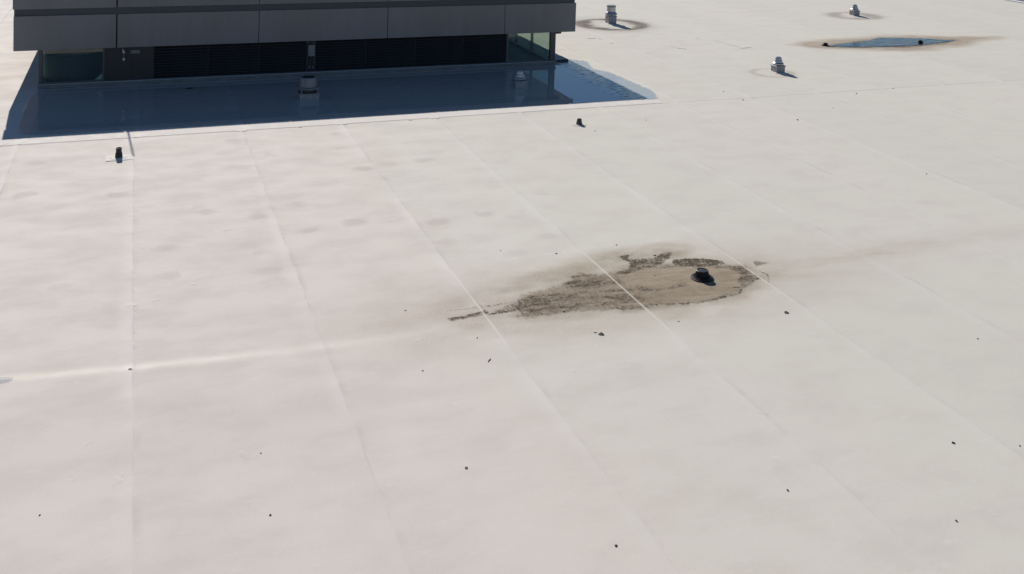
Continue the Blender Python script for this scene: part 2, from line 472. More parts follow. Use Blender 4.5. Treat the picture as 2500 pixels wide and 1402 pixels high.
# folds where the sheet has lifted
def tube_path(name, pts, rad, mat, parent, n=8, flat=1.0, closed_taper=True):
    bm = bmesh.new(); rings = []
    P3 = [Vector(p) for p in pts]
    for i, p in enumerate(P3):
        t = (P3[min(i+1, len(P3)-1)]-P3[max(i-1, 0)]).normalized()
        s = t.cross(Vector((0, 0, 1))).normalized(); u = s.cross(t)
        k = i/(len(P3)-1)
        r = rad*(0.25+0.75*math.sin(math.pi*min(max(k, 0.02), 0.98))**0.5) if closed_taper else rad
        rings.append([bm.verts.new(p+s*(math.cos(2*math.pi*j/n)*r)+u*(math.sin(2*math.pi*j/n)*r*flat)) for j in range(n)])
    for a_, b_ in zip(rings, rings[1:]):
        for j in range(n): bm.faces.new((a_[j], a_[(j+1) % n], b_[(j+1) % n], b_[j]))
    bm.faces.new(rings[0]); bm.faces.new(rings[-1])
    bmesh.ops.recalc_face_normals(bm, faces=bm.faces[:])
    return from_bm(name, bm, mat, parent, smooth=True)
for pl, r in [([(1630, 108), (1640, 113), (1655, 118), (1676, 120.5)], 0.028), ([(1742, 97), (1770, 106), (1800, 114), (1812, 118.5)], 0.022), ([(1808, 118.5), (1820, 117.5), (1836, 115.5)], 0.026), ([(1434, 94.5), (1446, 94), (1456, 93.5)], 0.016), ([(1459, 93), (1467, 96)], 0.02), ([(1486, 104), (1497, 107)], 0.02)]:
    pts = []
    for (p, q) in zip(pl, pl[1:]):
        for k in range(4):
            x, y = G(p[0]+(q[0]-p[0])*k/4, p[1]+(q[1]-p[1])*k/4); pts.append((x, y, 0.0))
    x, y = G(*pl[-1]); pts.append((x, y, 0.0))
    tube_path('membrane_fold', pts, r*1.5, M_mem, roof, flat=0.35)

# ------------------------------------------------------------------ stains (dry silt lying on the sheet)
def sdf_poly(X, Y, P):
    P = np.asarray(P); n = len(P)
    d = np.full(X.shape, 1e9); ins = np.zeros(X.shape, bool)
    for i in range(n):
        ax, ay = P[i]; bx_, by_ = P[(i+1) % n]
        ex, ey = bx_-ax, by_-ay
        t = np.clip(((X-ax)*ex+(Y-ay)*ey)/(ex*ex+ey*ey+1e-12), 0, 1)
        d = np.minimum(d, np.hypot(X-ax-t*ex, Y-ay-t*ey))
        c = ((ay > Y) != (by_ > Y))
        xx = ax+(Y-ay)*(ex)/(ey if abs(ey) > 1e-9 else 1e-9)
        ins ^= c & (X < xx)
    return np.where(ins, -d, d)
def dist_line(X, Y, P):
    d = np.full(X.shape, 1e9)
    for (ax, ay), (bx_, by_) in zip(P, P[1:]):
        ex, ey = bx_-ax, by_-ay
        t = np.clip(((X-ax)*ex+(Y-ay)*ey)/(ex*ex+ey*ey+1e-12), 0, 1)
        d = np.minimum(d, np.hypot(X-ax-t*ex, Y-ay-t*ey))
    return d
def stain_mesh(name, x0, x1, y0, y1, step, fn, mat, label, z=0.0015, cat='stain'):
    xs = np.arange(x0, x1, step); ys = np.arange(y0, y1, step)
    X, Y = np.meshgrid(xs, ys)
    dens, dark = fn(X, Y)
    edge = np.minimum(np.minimum(X-x0, xs[-1]-X), np.minimum(Y-y0, ys[-1]-Y))
    fade = sstep(0, 0.25, edge)
    dens = np.clip(dens, 0, 1)*fade; dark = np.clip(dark, 0, 1)*fade
    Z = hgt(X, Y)+z+0.004*dark*0
    nx, ny = len(xs), len(ys)
    idx = np.arange(nx*ny).reshape(ny, nx)
    q = np.stack([idx[:-1, :-1], idx[:-1, 1:], idx[1:, 1:], idx[1:, :-1]], -1).reshape(-1, 4)
    keep = ((dens+dark).ravel()[q].max(1) > 0.004)
    q = q[keep]
    used = np.unique(q); rem = np.full(nx*ny, -1); rem[used] = np.arange(len(used))
    V = np.stack([X.ravel(), Y.ravel(), Z.ravel()], 1)[used]
    me = bpy.data.meshes.new(name)
    me.from_pydata(V.tolist(), [], rem[q].tolist())
    for nme, arr in (('dens', dens), ('dark', dark)):
        a = me.attributes.new(nme, 'FLOAT', 'POINT'); a.data.foreach_set('value', arr.ravel()[used].astype(np.float32))
    for p in me.polygons: p.use_smooth = True
    o = link(name, me, mat)
    return tag(o, label, cat, kind='stuff')
def PW(pts): return [G(*p) for p in pts]

BODY = PW([(1268, 735), (1280, 724), (1296, 714), (1340, 708), (1380, 700), (1392, 688), (1400, 677), (1420, 668), (1440, 672), (1478, 672), (1490, 664), (1520, 656), (1538, 650), (1560, 652), (1600, 650), (1644, 648), (1690, 648), (1730, 648), (1766, 649), (1790, 652), (1810, 650), (1826, 658), (1848, 680), (1830, 694), (1810, 704), (1790, 717), (1750, 730), (1690, 740), (1650, 744), (1578, 748), (1534, 757), (1505, 752), (1460, 756), (1416, 757), (1380, 763), (1340, 770), (1292, 774), (1266, 770), (1282, 760), (1256, 752), (1262, 742)])
ARMU = PW([(1512, 628), (1516, 622), (1530, 620), (1546, 618.5), (1534, 623), (1532, 628), (1548, 631), (1572, 631), (1594, 628), (1604, 622), (1616, 616), (1634, 614), (1632, 630), (1618, 640), (1602, 650), (1570, 658), (1540, 664), (1500, 672), (1490, 668), (1528, 656), (1536, 648), (1534, 640), (1522, 634)])
ARMR = PW([(1644, 631), (1690, 630), (1740, 632.5), (1760, 638), (1766, 646), (1730, 650), (1690, 650), (1648, 649), (1641, 640)])
TOE = PW([(1838, 640), (1850, 637), (1884, 642), (1862, 647), (1842, 651)])
DARKL = PW([(1270, 735), (1296, 716), (1340, 710), (1382, 702), (1400, 682), (1420, 669), (1470, 674), (1490, 690), (1510, 705), (1500, 725), (1470, 740), (1420, 754), (1360, 766), (1300, 752), (1280, 745)])
TAIL = PW([(1300, 728), (1268, 735), (1236, 746), (1188, 765), (1196, 768), (1240, 760), (1282, 752), (1310, 756)])
DARKR = PW([(1770, 650), (1812, 650), (1848, 680), (1832, 692), (1812, 702), (1800, 688), (1806, 672), (1788, 662)])
DARKM = PW([(1535, 700), (1566, 712), (1610, 713), (1660, 703), (1680, 698), (1668, 690), (1640, 698), (1600, 706), (1565, 700)])
STROKES = [  # polyline, half width (m), darkness
    ([(1300, 744), (1266, 752), (1230, 760), (1192, 767)], 0.035, 0.95),
    ([(1290, 733), (1262, 735), (1232, 740), (1186, 747)], 0.020, 0.65),
    ([(1182, 763), (1160, 769), (1140, 774), (1104, 780)], 0.065, 0.85),
    ([(1170, 752), (1140, 755), (1096, 759)], 0.016, 0.45),
    ([(1848, 680), (1830, 694), (1808, 706), (1788, 719), (1750, 731), (1720, 737)], 0.045, 0.75),
    ([(1720, 737), (1690, 740), (1640, 743), (1590, 747)], 0.030, 0.70),
    ([(1766, 648), (1790, 651), (1812, 650), (1828, 660)], 0.035, 0.75),
    ([(1600, 645), (1616, 644), (1640, 646), (1690, 648)], 0.020, 0.50),
    ([(1505, 752), (1530, 756), (1545, 752), (1560, 750)], 0.040, 0.75),
    ([(1320, 752), (1360, 748), (1400, 742)], 0.05, 0.55),
    ([(1740, 672), (1770, 672), (1790, 676)], 0.04, 0.30),
    ([(1856, 664), (1870, 672), (1880, 689)], 0.030, 0.65),
    ([(1820, 652), (1830, 655), (1836, 652)], 0.04, 0.45),
    ([(1484, 664), (1520, 690), (1552, 716), (1584, 747)], 0.020, 0.55),
    ([(1164, 742), (1180, 756), (1194, 769)], 0.016, 0.55),
]
def main_stain(X, Y):
    wx = X+0.16*(fbm(X*2.2, Y*3.0, 4)-0.5)+0.05*(fbm(X*11+4, Y*11, 2)-0.5)
    wy = Y+0.16*(fbm(X*2.2+40, Y*3.0+7, 4)-0.5)+0.05*(fbm(X*11+14, Y*11+5, 2)-0.5)
    n1 = fbm(X*1.3+3, Y*2.6+8, 4); n2 = fbm(X*5, Y*8, 3); ys = Y+0.10*(X-11)
    streak = 0.6*fbm(X*0.8+2, ys*6.0, 3)+0.4*fbm(X*1.6+9, ys*19.0, 3)
    cen = np.array(G(1520, 705))
    halo = np.exp(-(((X-cen[0])/4.3)**2+((Y-cen[1]+0.05)/1.35)**2)**1.1)*(0.25+0.9*n1)*0.62
    arm = np.exp(-(dist_line(X, Y, PW([(1100, 795), (1300, 775), (1500, 770), (1750, 750)]))/0.5)**2)*0.42*n1
    up = np.exp(-(dist_line(X, Y, PW([(1230, 715), (1330, 685), (1420, 655), (1520, 628), (1640, 612)]))/0.50)**2)*0.85*n1
    rt = np.exp(-(dist_line(X, Y, PW([(1850, 672), (1960, 648), (2100, 624), (2300, 590), (2480, 560)]))/(0.30+0.03*(X-13)))**2)*0.20*(0.3+n1)*(0.4+1.1*streak)*sstep(24, 13, X)
    lf = np.exp(-(dist_line(X, Y, PW([(1190, 760), (1060, 785), (960, 785), (780, 812)]))/0.26)**2)*0.17*(0.3+n1)*sstep(2.6, 5.0, X)
    sb = sdf_poly(wx, wy, BODY)
    n3 = fbm(X*14+2, Y*16+5, 2)
    sbn = sb+0.16*(n3-0.5)+0.10*(n2-0.5)
    body = sstep(0.20, -0.12, sbn)*(0.60+0.55*streak+0.35*(n2-0.5))
    near = np.exp(-(np.maximum(sb, 0)/0.34)**2)*0.60*(0.25+0.9*n1)*(0.6+0.8*streak)
    dens = np.maximum.reduce([near, halo, arm, up, rt, lf, body])
    west = sstep(10.6, 8.6, X)
    dark = body*(0.06+0.40*west+(0.30+0.30*west)*sstep(0.36, 0.62, 0.75*streak+0.25*n2))
    for P, a, soft in ((ARMU, 0.85, 0.05), (ARMR, 0.95, 0.04), (TOE, 0.6, 0.06), (TAIL, 0.55, 0.07), (DARKL, 0.50, 0.30), (DARKR, 0.75, 0.10), (DARKM, 0.85, 0.14)):
        d = sdf_poly(wx, wy, P)
        dark = np.maximum(dark, a*sstep(soft, -soft, d)*(0.55+1.0*n2))
    for P, w, a in STROKES:
        d = dist_line(wx, wy, PW(P))
        dark = np.maximum(dark, a*np.exp(-(d/w)**2)*(0.6+1.2*n2))
    rim = np.exp(-((sbn+0.03)/0.08)**2)*0.75*sstep(0.42, 0.62, n1+0.2*(n2-0.5))
    dark = np.maximum(dark, rim)
    # raised seam edges stay clean, dirt is caught behind them
    for sx in (seam[11], seam[12], seam[13]):
        u = X-sx
        strip = np.exp(-((u+0.026)/0.022)**2)
        dens = dens*(1-0.95*strip); dark = dark*(1-0.9*strip)
        catch = np.exp(-((u-0.018)/0.016)**2)*sstep(0.12, -0.25, sb)
        dark = np.maximum(dark, catch*0.75*(0.3+n2))
    return dens, dark
stain_mesh('silt_stain', 2.6, 23.0, 15.2, 20.2, 0.022, main_stain, M_silt,
           'large brown silt stain spread around the roof drain in the foreground')

def ring_stain(cx, cy, rx, ry, wd, amp, seed):
    def fn(X, Y):
        n = fbm(X*1.6+seed, Y*1.6, 4); n2 = fbm(X*4+seed, Y*5, 3)
        r = np.hypot((X-cx)/rx, (Y-cy)/ry)+0.34*(n-0.5)+0.10*(n2-0.5)
        th = np.arctan2(Y-cy, X-cx)
        wv = wd*(0.65+0.8*np.abs(np.cos(th))+0.4*(n2-0.5))
        ring = np.exp(-((r-1)/wv)**2)*(0.35+1.0*n)
        out = np.exp(-((r-1.0)/0.5)**2)*0.35*n
        return np.maximum(ring*amp, out*amp), ring*amp*1.0*(0.3+n2)
    return fn
VA_ = G(1491, 57); VB_ = G(1899, 175.8); VC_ = G(2086, 37.8)
c = G(1490, 61)
stain_mesh('grime_ring', c[0]-4.2, c[0]+4.2, c[1]-4.2, c[1]+4.2, 0.07, ring_stain(c[0]+0.1, c[1]+0.1, 1.62, 1.62, 0.19, 1.2, 3), M_grime,
           'dark grime ring round the tall vent right of the penthouse')
c = G(1886, 178)
stain_mesh('grime_ring', c[0]-2, c[0]+2, c[1]-2, c[1]+2, 0.05, ring_stain(c[0], c[1], 0.85, 0.75, 0.16, 0.28, 11), M_grime,
           'faint grey grime round the tiered vent nearest the camera in the sun')
c = G(2086, 39)
stain_mesh('grime_ring', c[0]-3, c[0]+3, c[1]-3, c[1]+3, 0.07, ring_stain(c[0], c[1], 1.25, 1.15, 0.30, 0.48, 23), M_grime,
           'smoky grey grime round the farthest tiered vent')

# shallow pond with its tan rim
PONDW = PW([(2022, 113), (2060, 107.5), (2095, 104.5), (2125, 100), (2140, 95), (2180, 92.8), (2240, 94.5), (2290, 97), (2335, 99.5), (2300, 104), (2262, 109), (2220, 112.5), (2160, 114.5), (2090, 115.5), (2045, 115)])
PONDO = PW([(1930, 111), (1975, 104), (2050, 97), (2140, 90), (2240, 87.5), (2330, 90), (2420, 92.5), (2440, 91.5), (2420, 97), (2370, 105), (2330, 112), (2270, 119.5), (2200, 123), (2120, 122), (2040, 119.5), (1975, 116)])
def pond_stain(X, Y):
    wx = X+0.9*(fbm(X*0.5, Y*0.8, 3)-0.5); wy = Y+0.9*(fbm(X*0.5+9, Y*0.8+3, 3)-0.5)
    n = fbm(X*0.7, Y*2.2, 4); n2 = fbm(X*1.5, Y*5, 3)
    so = sdf_poly(wx, wy, PONDO); si = sdf_poly(wx, wy, PONDW)
    t = sstep(0.7, -0.6, so)*(0.30+0.6*n)
    rings = np.exp(-((so+0.25)/0.16)**2)*0.55*n2+np.exp(-((so+0.7)/0.14)**2)*0.4*n2
    mud = sstep(0.15, -0.1, si)*0.85
    return np.maximum(np.maximum(t, rings+t*0.5), mud), np.maximum(rings*0.75, np.exp(-((si-0.12+0.3*(n2-0.5))/0.20)**2)*1.0*(0.2+1.2*n2))
xs_ = [p[0] for p in PONDO]; ys_ = [p[1] for p in PONDO]
stain_mesh('pond_silt', min(xs_)-2, max(xs_)+4, min(ys_)-1, max(ys_)+1, 0.06, pond_stain, M_pondsilt,
           'tan silt rim around the far rain pond')
def water_mesh(name, poly, step, soft, mat, label, z, cat='water', front=None):
    P = np.array(poly)
    x0, y0 = P.min(0)-soft-0.3; x1, y1 = P.max(0)+soft+0.3
    xs = np.arange(x0, x1, step); ys = np.arange(y0, y1, step)
    X, Y = np.meshgrid(xs, ys)
    s = sdf_poly(X, Y, P)
    a = np.clip(0.5-s/(2*soft), 0, 1)
    if front is not None: a = np.where(Y < front, 0.0, a)
    nx, ny = len(xs), len(ys)
    idx = np.arange(nx*ny).reshape(ny, nx)
    q = np.stack([idx[:-1, :-1], idx[:-1, 1:], idx[1:, 1:], idx[1:, :-1]], -1).reshape(-1, 4)
    q = q[a.ravel()[q].max(1) > 0.05]
    used = np.unique(q); rem = np.full(nx*ny, -1); rem[used] = np.arange(len(used))
    V = np.stack([X.ravel(), Y.ravel(), np.full(nx*ny, z)], 1)[used]
    me = bpy.data.meshes.new(name); me.from_pydata(V.tolist(), [], rem[q].tolist())
    at = me.attributes.new('film', 'FLOAT', 'POINT'); at.data.foreach_set('value', a.ravel()[used].astype(np.float32))
    return tag(link(name, me, mat), label, cat, kind='structure')
water_mesh('water', PONDW, 0.10, 0.30, M_pond, 'blue rain pond lying between the far drains', 0.022)
WETP = PW([(1446, 169), (1482, 176), (1522, 192), (1560, 209), (1588, 221), (1600, 232), (1604, 240), (1606, 243)])
FILM = [(-3.1, 38.75), (-3.3, 37.0), (-3.15, 33.1), (-2.6, 32.80), (8, 32.62), (17.5, 32.55)]+WETP[::-1]+[(18.6, 39.3), (17.6, 40.5), (17.2, 38.8)]
FILM = [p for p in FILM]
water_mesh('water', FILM, 0.12, 0.22, M_water, 'thin sheet of rain water standing in the shade of the penthouse', 0.0175)
PUD = PW([(-30, 934), (0, 929), (20, 928), (34, 928.5), (30, 934), (18, 939), (0, 943), (-30, 948)])
water_mesh('water', PUD, 0.015, 0.03, M_water, 'small grey puddle in the fold at the left edge', hz(*G(15, 935))+0.012)

# white scuffs and weld marks
SC = [([(302, 1153), (296, 1165), (290, 1180)], 0.012, 0.9), ([(284, 1165), (280, 1182)], 0.02, 0.4), ([(318, 527), (326, 526)], 0.05, 0.9), ([(314, 746), (328, 745)], 0.05, 0.9), ([(322, 660), (326, 664)], 0.04, 0.6),
      ([(323, 690), (325, 712)], 0.03, 0.6), ([(325, 765), (334, 775)], 0.03, 0.5), ([(370, 735), (390, 731)], 0.02, 0.5), ([(324, 795), (326, 812)], 0.035, 0.6), ([(325, 840), (327, 848)], 0.05, 0.6),
      ([(172, 1172), (182, 1170)], 0.03, 0.5), ([(212, 1086), (220, 1080)], 0.03, 0.45), ([(590, 1105), (602, 1118)], 0.035, 0.35), ([(610, 1230), (622, 1246)], 0.03, 0.3), ([(1016, 834), (1034, 826)], 0.03, 0.45), ([(1398, 905), (1410, 904)], 0.025, 0.5),
      ([(2150, 815), (2175, 814)], 0.03, 0.35), ([(2320, 917), (2330, 916)], 0.03, 0.4), ([(2350, 918), (2362, 917)], 0.025, 0.4), ([(1850, 1005), (1870, 1008)], 0.03, 0.4), 
      ([(1900, 655), (1915, 656)], 0.03, 0.6), ([(1990, 655), (2005, 656)], 0.03, 0.5), ([(2095, 655), (2110, 655)], 0.03, 0.4), ([(925, 425), (940, 436)], 0.05, 0.6), ([(615, 478), (655, 477)], 0.06, 0.45), ([(345, 603), (352, 604)], 0.03, 0.6), ([(468, 692), (474, 693)], 0.03, 0.6), ([(545, 563), (556, 560)], 0.03, 0.6)]
def scuffs(X, Y):
    d = 0*X
    n = fbm(X*9, Y*12, 3)
    for P, w, a in SC:
        d = np.maximum(d, a*np.exp(-(dist_line(X, Y, PW(P))/w)**2)*(0.35+1.1*n))
    return d*0.55, d*0
stain_mesh('scuff_marks', -2.0, 13.5, 9.5, 28.5, 0.035, scuffs, M_scuff, 'scattered white scuffs and weld smears on the pale membrane', z=0.004, cat='scuff marks')

# ------------------------------------------------------------------ penthouse
FX0, FX1, FY = -3.87, 17.73, 38.66
BX0, BX1, BY = -3.09, 16.98, 39.00
DEP = 52.0
Z0, Z1, Z2, Z3 = 1.47, 2.70, 2.94, 3.54
ph = empty('penthouse', ((BX0+BX1)/2, BY, 0), 'dark grey rooftop penthouse with overhanging metal fascia and black louvres', 'building')
PHL = Vector(ph.location)
def pb(name, b, mat, parent=None, bev=0.0):
    o = box(name, (b[0]-PHL.x, b[1]-PHL.x, b[2]-PHL.y, b[3]-PHL.y, b[4], b[5]), mat, parent or ph, bev)
    return o
jx = [FX0, -0.50, 4.53, 9.53, 14.50, FX1]
T = 0.12
for i in range(5):
    g0 = 0.010 if i else 0.0; g1 = 0.010 if i < 4 else 0.0
    if i == 0: g1 = 0.022
    if i == 1: g0 = 0.022
    pb('fascia_panel', (jx[i]+g0, jx[i+1]-g1, FY, FY+T, Z0, Z1), M_fascia, bev=0.006)
    pb('fascia_panel', (jx[i]+g0-(0.03 if i == 0 else 0), jx[i+1]-g1-(0.05 if i == 4 else 0), FY+0.012, FY+T, Z2, Z3), M_fascia, bev=0.006)
pb('reveal_band', (FX0+0.03, FX1-0.05, FY+0.05, FY+T+0.02, Z1-0.02, Z2+0.02), M_reveal)
pb('joint_backing', (FX0+0.05, FX1-0.08, FY+T+0.021, FY+T+0.05, Z0+0.01, Z3-0.01), M_joint)
for xa, xb in ((FX0+0.002, FX0+T), (FX1-T, FX1-0.06)):     # side fascias
    yy = np.linspace(FY+T+0.003, DEP, 4)
    for k in range(3):
        pb('side_fascia_panel', (xa, xb, yy[k]+0.008, yy[k+1]-0.008, Z0+0.002, Z3-0.004), M_fascia, bev=0.006)
pb('rear_fascia_panel', (FX0+T+0.01, FX1-T-0.01, DEP-0.12, DEP-0.01, Z0+0.002, Z3-0.004), M_fascia)
pb('roof_slab', (FX0+T+0.004, FX1-T-0.004, FY+T+0.055, DEP-0.13, Z3-0.35, Z3-0.12), M_inner)
pb('soffit', (FX0+T+0.004, FX1-T-0.004, FY+T+0.055, DEP-0.13, Z0+0.03, Z0+0.10), M_reveal)
# base kerb with its light cap flashing
pb('base_kerb', (BX0-0.02, BX1+0.02, BY-0.02, BY+0.22, -0.02, 0.15), M_curb, bev=0.012)
pb('kerb_cap', (BX0-0.05, BX1+0.04, BY-0.06, BY+0.20, 0.152, 0.19), mat_plain('kerb_cap_metal', (0.30, 0.31, 0.33), 0.4, var=0.1))
pb('base_kerb', (BX0-0.02, BX0+0.18, BY+0.222, DEP-1.2, -0.02, 0.15), M_curb)
pb('base_kerb', (BX1-0.18, BX1+0.02, BY+0.222, DEP-1.2, -0.02, 0.15), M_curb)
pb('base_kerb', (BX0-0.02, BX1+0.02, DEP-1.198, DEP-1.0, -0.02, 0.15), M_curb)
pb('floor', (BX0+0.2, BX1-0.2, BY+0.24, DEP-1.2, 0.004, 0.03), M_inner)
ZB, ZT = 0.192, Z0+0.028
# corner posts
pb('corner_post', (BX0, BX0+0.13, BY, BY+0.13, ZB, ZT), M_frame, bev=0.006)
pb('corner_post', (BX1-0.24, BX1, BY, BY+0.16, ZB, ZT), M_frame, bev=0.006)
# left glazed bay
fr = pb('window_frame', (BX0+0.132, -0.93, BY+0.03, BY+0.09, ZB, ZB+0.05), M_frame)
pb('window_frame', (-0.97, -0.915, BY+0.02, BY+0.10, ZB, ZT), M_frame)
pb('window_pane', (BX0+0.132, -0.972, BY+0.055, BY+0.063, ZB+0.052, ZT), M_glass)
# bronze wall panels beside it
pb('wall_panel', (-0.912, -0.002, BY+0.01, BY+0.10, ZB, ZT), M_door, bev=0.004)
pb('wall_panel', (0.002, 0.778, BY+0.01, BY+0.10, ZB, ZT), M_door, bev=0.004)
# louvre bays
def louvre(xa, xb):
    pb('louver_backing', (xa, xb, BY+0.16, BY+0.19, ZB, ZT), M_joint)
    n = 12; ph_ = (ZT-ZB)/n
    base = None
    for k in range(n):
        if base is None:
            bm = bmesh.new()
            w = xb-xa
            v = [(-w/2, 0, 0), (w/2, 0, 0), (w/2, 0.10, 0.075), (-w/2, 0.10, 0.075), (-w/2, 0, 0.014), (w/2, 0, 0.014), (w/2, 0.10, 0.089), (-w/2, 0.10, 0.089)]
            vs = [bm.verts.new(p) for p in v]
            for f_ in ((0, 3, 2, 1), (4, 5, 6, 7), (0, 1, 5, 4), (1, 2, 6, 5), (2, 3, 7, 6), (3, 0, 4, 7)): bm.faces.new([vs[i_] for i_ in f_])
            o = from_bm('louver_slat', bm, M_louver, ph); base = o
        else:
            o = base.copy(); C.objects.link(o); o.parent = ph
        o.location = ((xa+xb)/2-PHL.x, BY+0.03-PHL.y, ZB+0.008+k*ph_)
xb_ = [0.79, 2.72, 4.60, 6.42, 6.74, 8.75, 10.78, 12.80, 14.76]
for i in range(len(xb_)-1):
    if i == 3: continue
    louvre(xb_[i]+0.02, xb_[i+1]-0.02)
for x in (0.79, 2.72, 4.60, 8.75, 10.78, 12.80):
    pb('louver_mullion', (x-0.018, x+0.018, BY+0.025, BY+0.15, ZB, ZT), M_joint)
pb('louver_post', (6.402, 6.758, BY+0.03, BY+0.15, ZB, ZT), M_louver)
# right glazed bay (front and side)
pb('window_frame', (14.745, 14.83, BY+0.02, BY+0.12, ZB, ZT), M_frame)
pb('window_frame', (14.832, BX1-0.242, BY+0.03, BY+0.09, ZB, ZB+0.05), M_frame)
pb('window_pane', (14.832, BX1-0.242, BY+0.055, BY+0.063, ZB+0.052, ZT), M_glass)
pb('partition_wall', (14.74, 14.80, BY+0.20, BY+6.0, 0.03, ZT), M_inner)
for (ya, yb) in ((BY+0.165, 41.42), (41.50, 43.42), (43.50, 45.6), (45.68, 47.8), (47.88, 50.0)):
    pb('window_pane', (BX1-0.10, BX1-0.092, ya, yb, 0.152, ZT), M_glass)
    pb('mullion', (BX1-0.15, BX1-0.04, yb+0.002, yb+0.078, 0.152, ZT), M_frame)
pb('side_wall', (BX1-0.14, BX1-0.02, 50.09, DEP-1.0, 0.152, ZT), M_door)
pb('side_wall', (BX0+0.02, BX0+0.12, 44.0, DEP-1.2, 0.152, ZT), M_door)
pb('window_pane', (BX0+0.05, BX0+0.058, BY+0.24, 43.98, 0.152, ZT), M_glass)
pb('rear_wall', (BX0+0.13, BX1-0.15, DEP-1.19, DEP-1.05, 0.152, ZT), M_inner)
pb('partition_wall', (-0.93, -0.86, BY+0.15, DEP-1.2, 0.03, ZT), M_inner)
# dark block tucked under the fascia and the ledge at the kerb
pb('soffit_bracket', (BX1+0.002, BX1+0.24, BY-0.02, BY+0.30, Z0-0.13, ZT), M_louver, bev=0.004)
pb('kerb_ledge', (BX1+0.045, BX1+0.86, BY+0.52, BY+1.30, -0.02, 0.10), M_louver, bev=0.006)
pb('post_base', (BX1-0.25, BX1+0.03, BY-0.075, BY+0.0, 0.191, 0.215), M_frame)

# things fixed to the wall
jb = empty('junction_box', (6.58, BY, 0.8), 'grey electrical box with conduits on the louvred penthouse wall', 'electrical box')
box('enclosure', (-0.125, 0.125, -0.13, 0.028, 0.02, 0.47), mat_plain('grey_enclosure_paint', (0.20, 0.21, 0.22), 0.5), jb, bev=0.012)
for dx in (-0.06, 0.06):
    bm = bmesh.new(); bmesh.ops.create_cone(bm, cap_ends=True, segments=12, radius1=0.022, radius2=0.022, depth=0.60, matrix=Matrix.Translation((dx, -0.03, -0.28)))
    from_bm('conduit', bm, M_louver, jb, True)
    bm = bmesh.new(); bmesh.ops.create_cone(bm, cap_ends=True, segments=12, radius1=0.034, radius2=0.034, depth=0.09, matrix=Matrix.Translation((dx, -0.034, -0.42)))
    from_bm('conduit_coupling', bm, mat_plain('conduit_coupling_zinc', (0.22, 0.22, 0.24), 0.4, metal=0.4), jb, True)
bm = bmesh.new(); bmesh.ops.create_cone(bm, cap_ends=True, segments=12, radius1=0.03, radius2=0.03, depth=0.20, matrix=Matrix.Translation((0, -0.03, 0.57)))
from_bm('conduit', bm, M_louver, jb, True)
wl = empty('wall_lamp', (-0.25, BY, 1.1), 'small pale wall lamp on the bronze panel beside the left window', 'lamp')
box('bracket', (-0.035, 0.035, -0.06, 0.008, 0.10, 0.20), M_light, wl, bev=0.008)
box('arm', (-0.05, -0.022, -0.07, -0.03, 0.12, 0.27), M_light, wl, bev=0.004)
box('neck', (-0.014, 0.014, -0.075, -0.045, -0.06, 0.10), M_sign, wl)
lathe('lamp_head', [(0, -0.17), (0.028, -0.165), (0.046, -0.13), (0.046, -0.09), (0.02, -0.062), (0, -0.06)], M_light, wl, 16, cy=-0.06)
sg = box('wall_plate', (-0.02, 0.30, BY-0.012, BY+0.008, 1.17, 1.30), M_sign, bev=0.003)
tag(sg, 'small grey plate fixed on the bronze panel right of the wall lamp', 'plate')
# round tank seen behind the left glass
tk = empty('tank', (-2.02, 40.55, 0.03), 'black round tank standing behind the left glass', 'tank')
lathe('shell', [(1.02, 0.0), (1.02, 1.02), (1.0, 1.05)], M_black, tk, 48)
lathe('lid', [(1.0, 1.051), (0.97, 1.07), (0.5, 1.10), (0, 1.11)], mat_plain('grey_tank_lid', (0.40, 0.41, 0.42), 0.6), tk, 48)
# added white shape standing in for sunlit roof glimpsed behind the glass
bm = bmesh.new()
v = [bm.verts.new(p) for p in ((-1.26, 39.12, 0.20), (-0.985, 39.12, 0.26), (-0.985, 39.1, 0.46), (-0.985, 39.17, 0.27), (-1.26, 39.17, 0.20), (-0.985, 39.15, 0.46))]
for f_ in ((0, 1, 2), (4, 5, 3), (0, 2, 5, 4), (1, 3, 5, 2), (0, 4, 3, 1)): bm.faces.new([v[i_] for i_ in f_])
tag(from_bm('sunlit_patch_standin', bm, mat_plain('white_standin', (0.85, 0.86, 0.88), 0.4, var=0.03)), 'added white stand-in for the sunlit patch behind the left glass', 'stand-in')
# slim mast on the penthouse roof, known by its shadow beside the black pipe
ms = empty('mast', (-0.43, 39.0, Z3-0.12), 'slim mast on the penthouse roof whose shadow reaches the black pipe', 'mast')
lathe('pole', [(0.027, 0.0), (0.027, 1.80), (0.02, 1.82), (0, 1.82)], M_galv, ms, 16)
lathe('foot', [(0.12, 0.0), (0.12, 0.02), (0.07, 0.03), (0.07, 0.09)], M_galv, ms, 16)

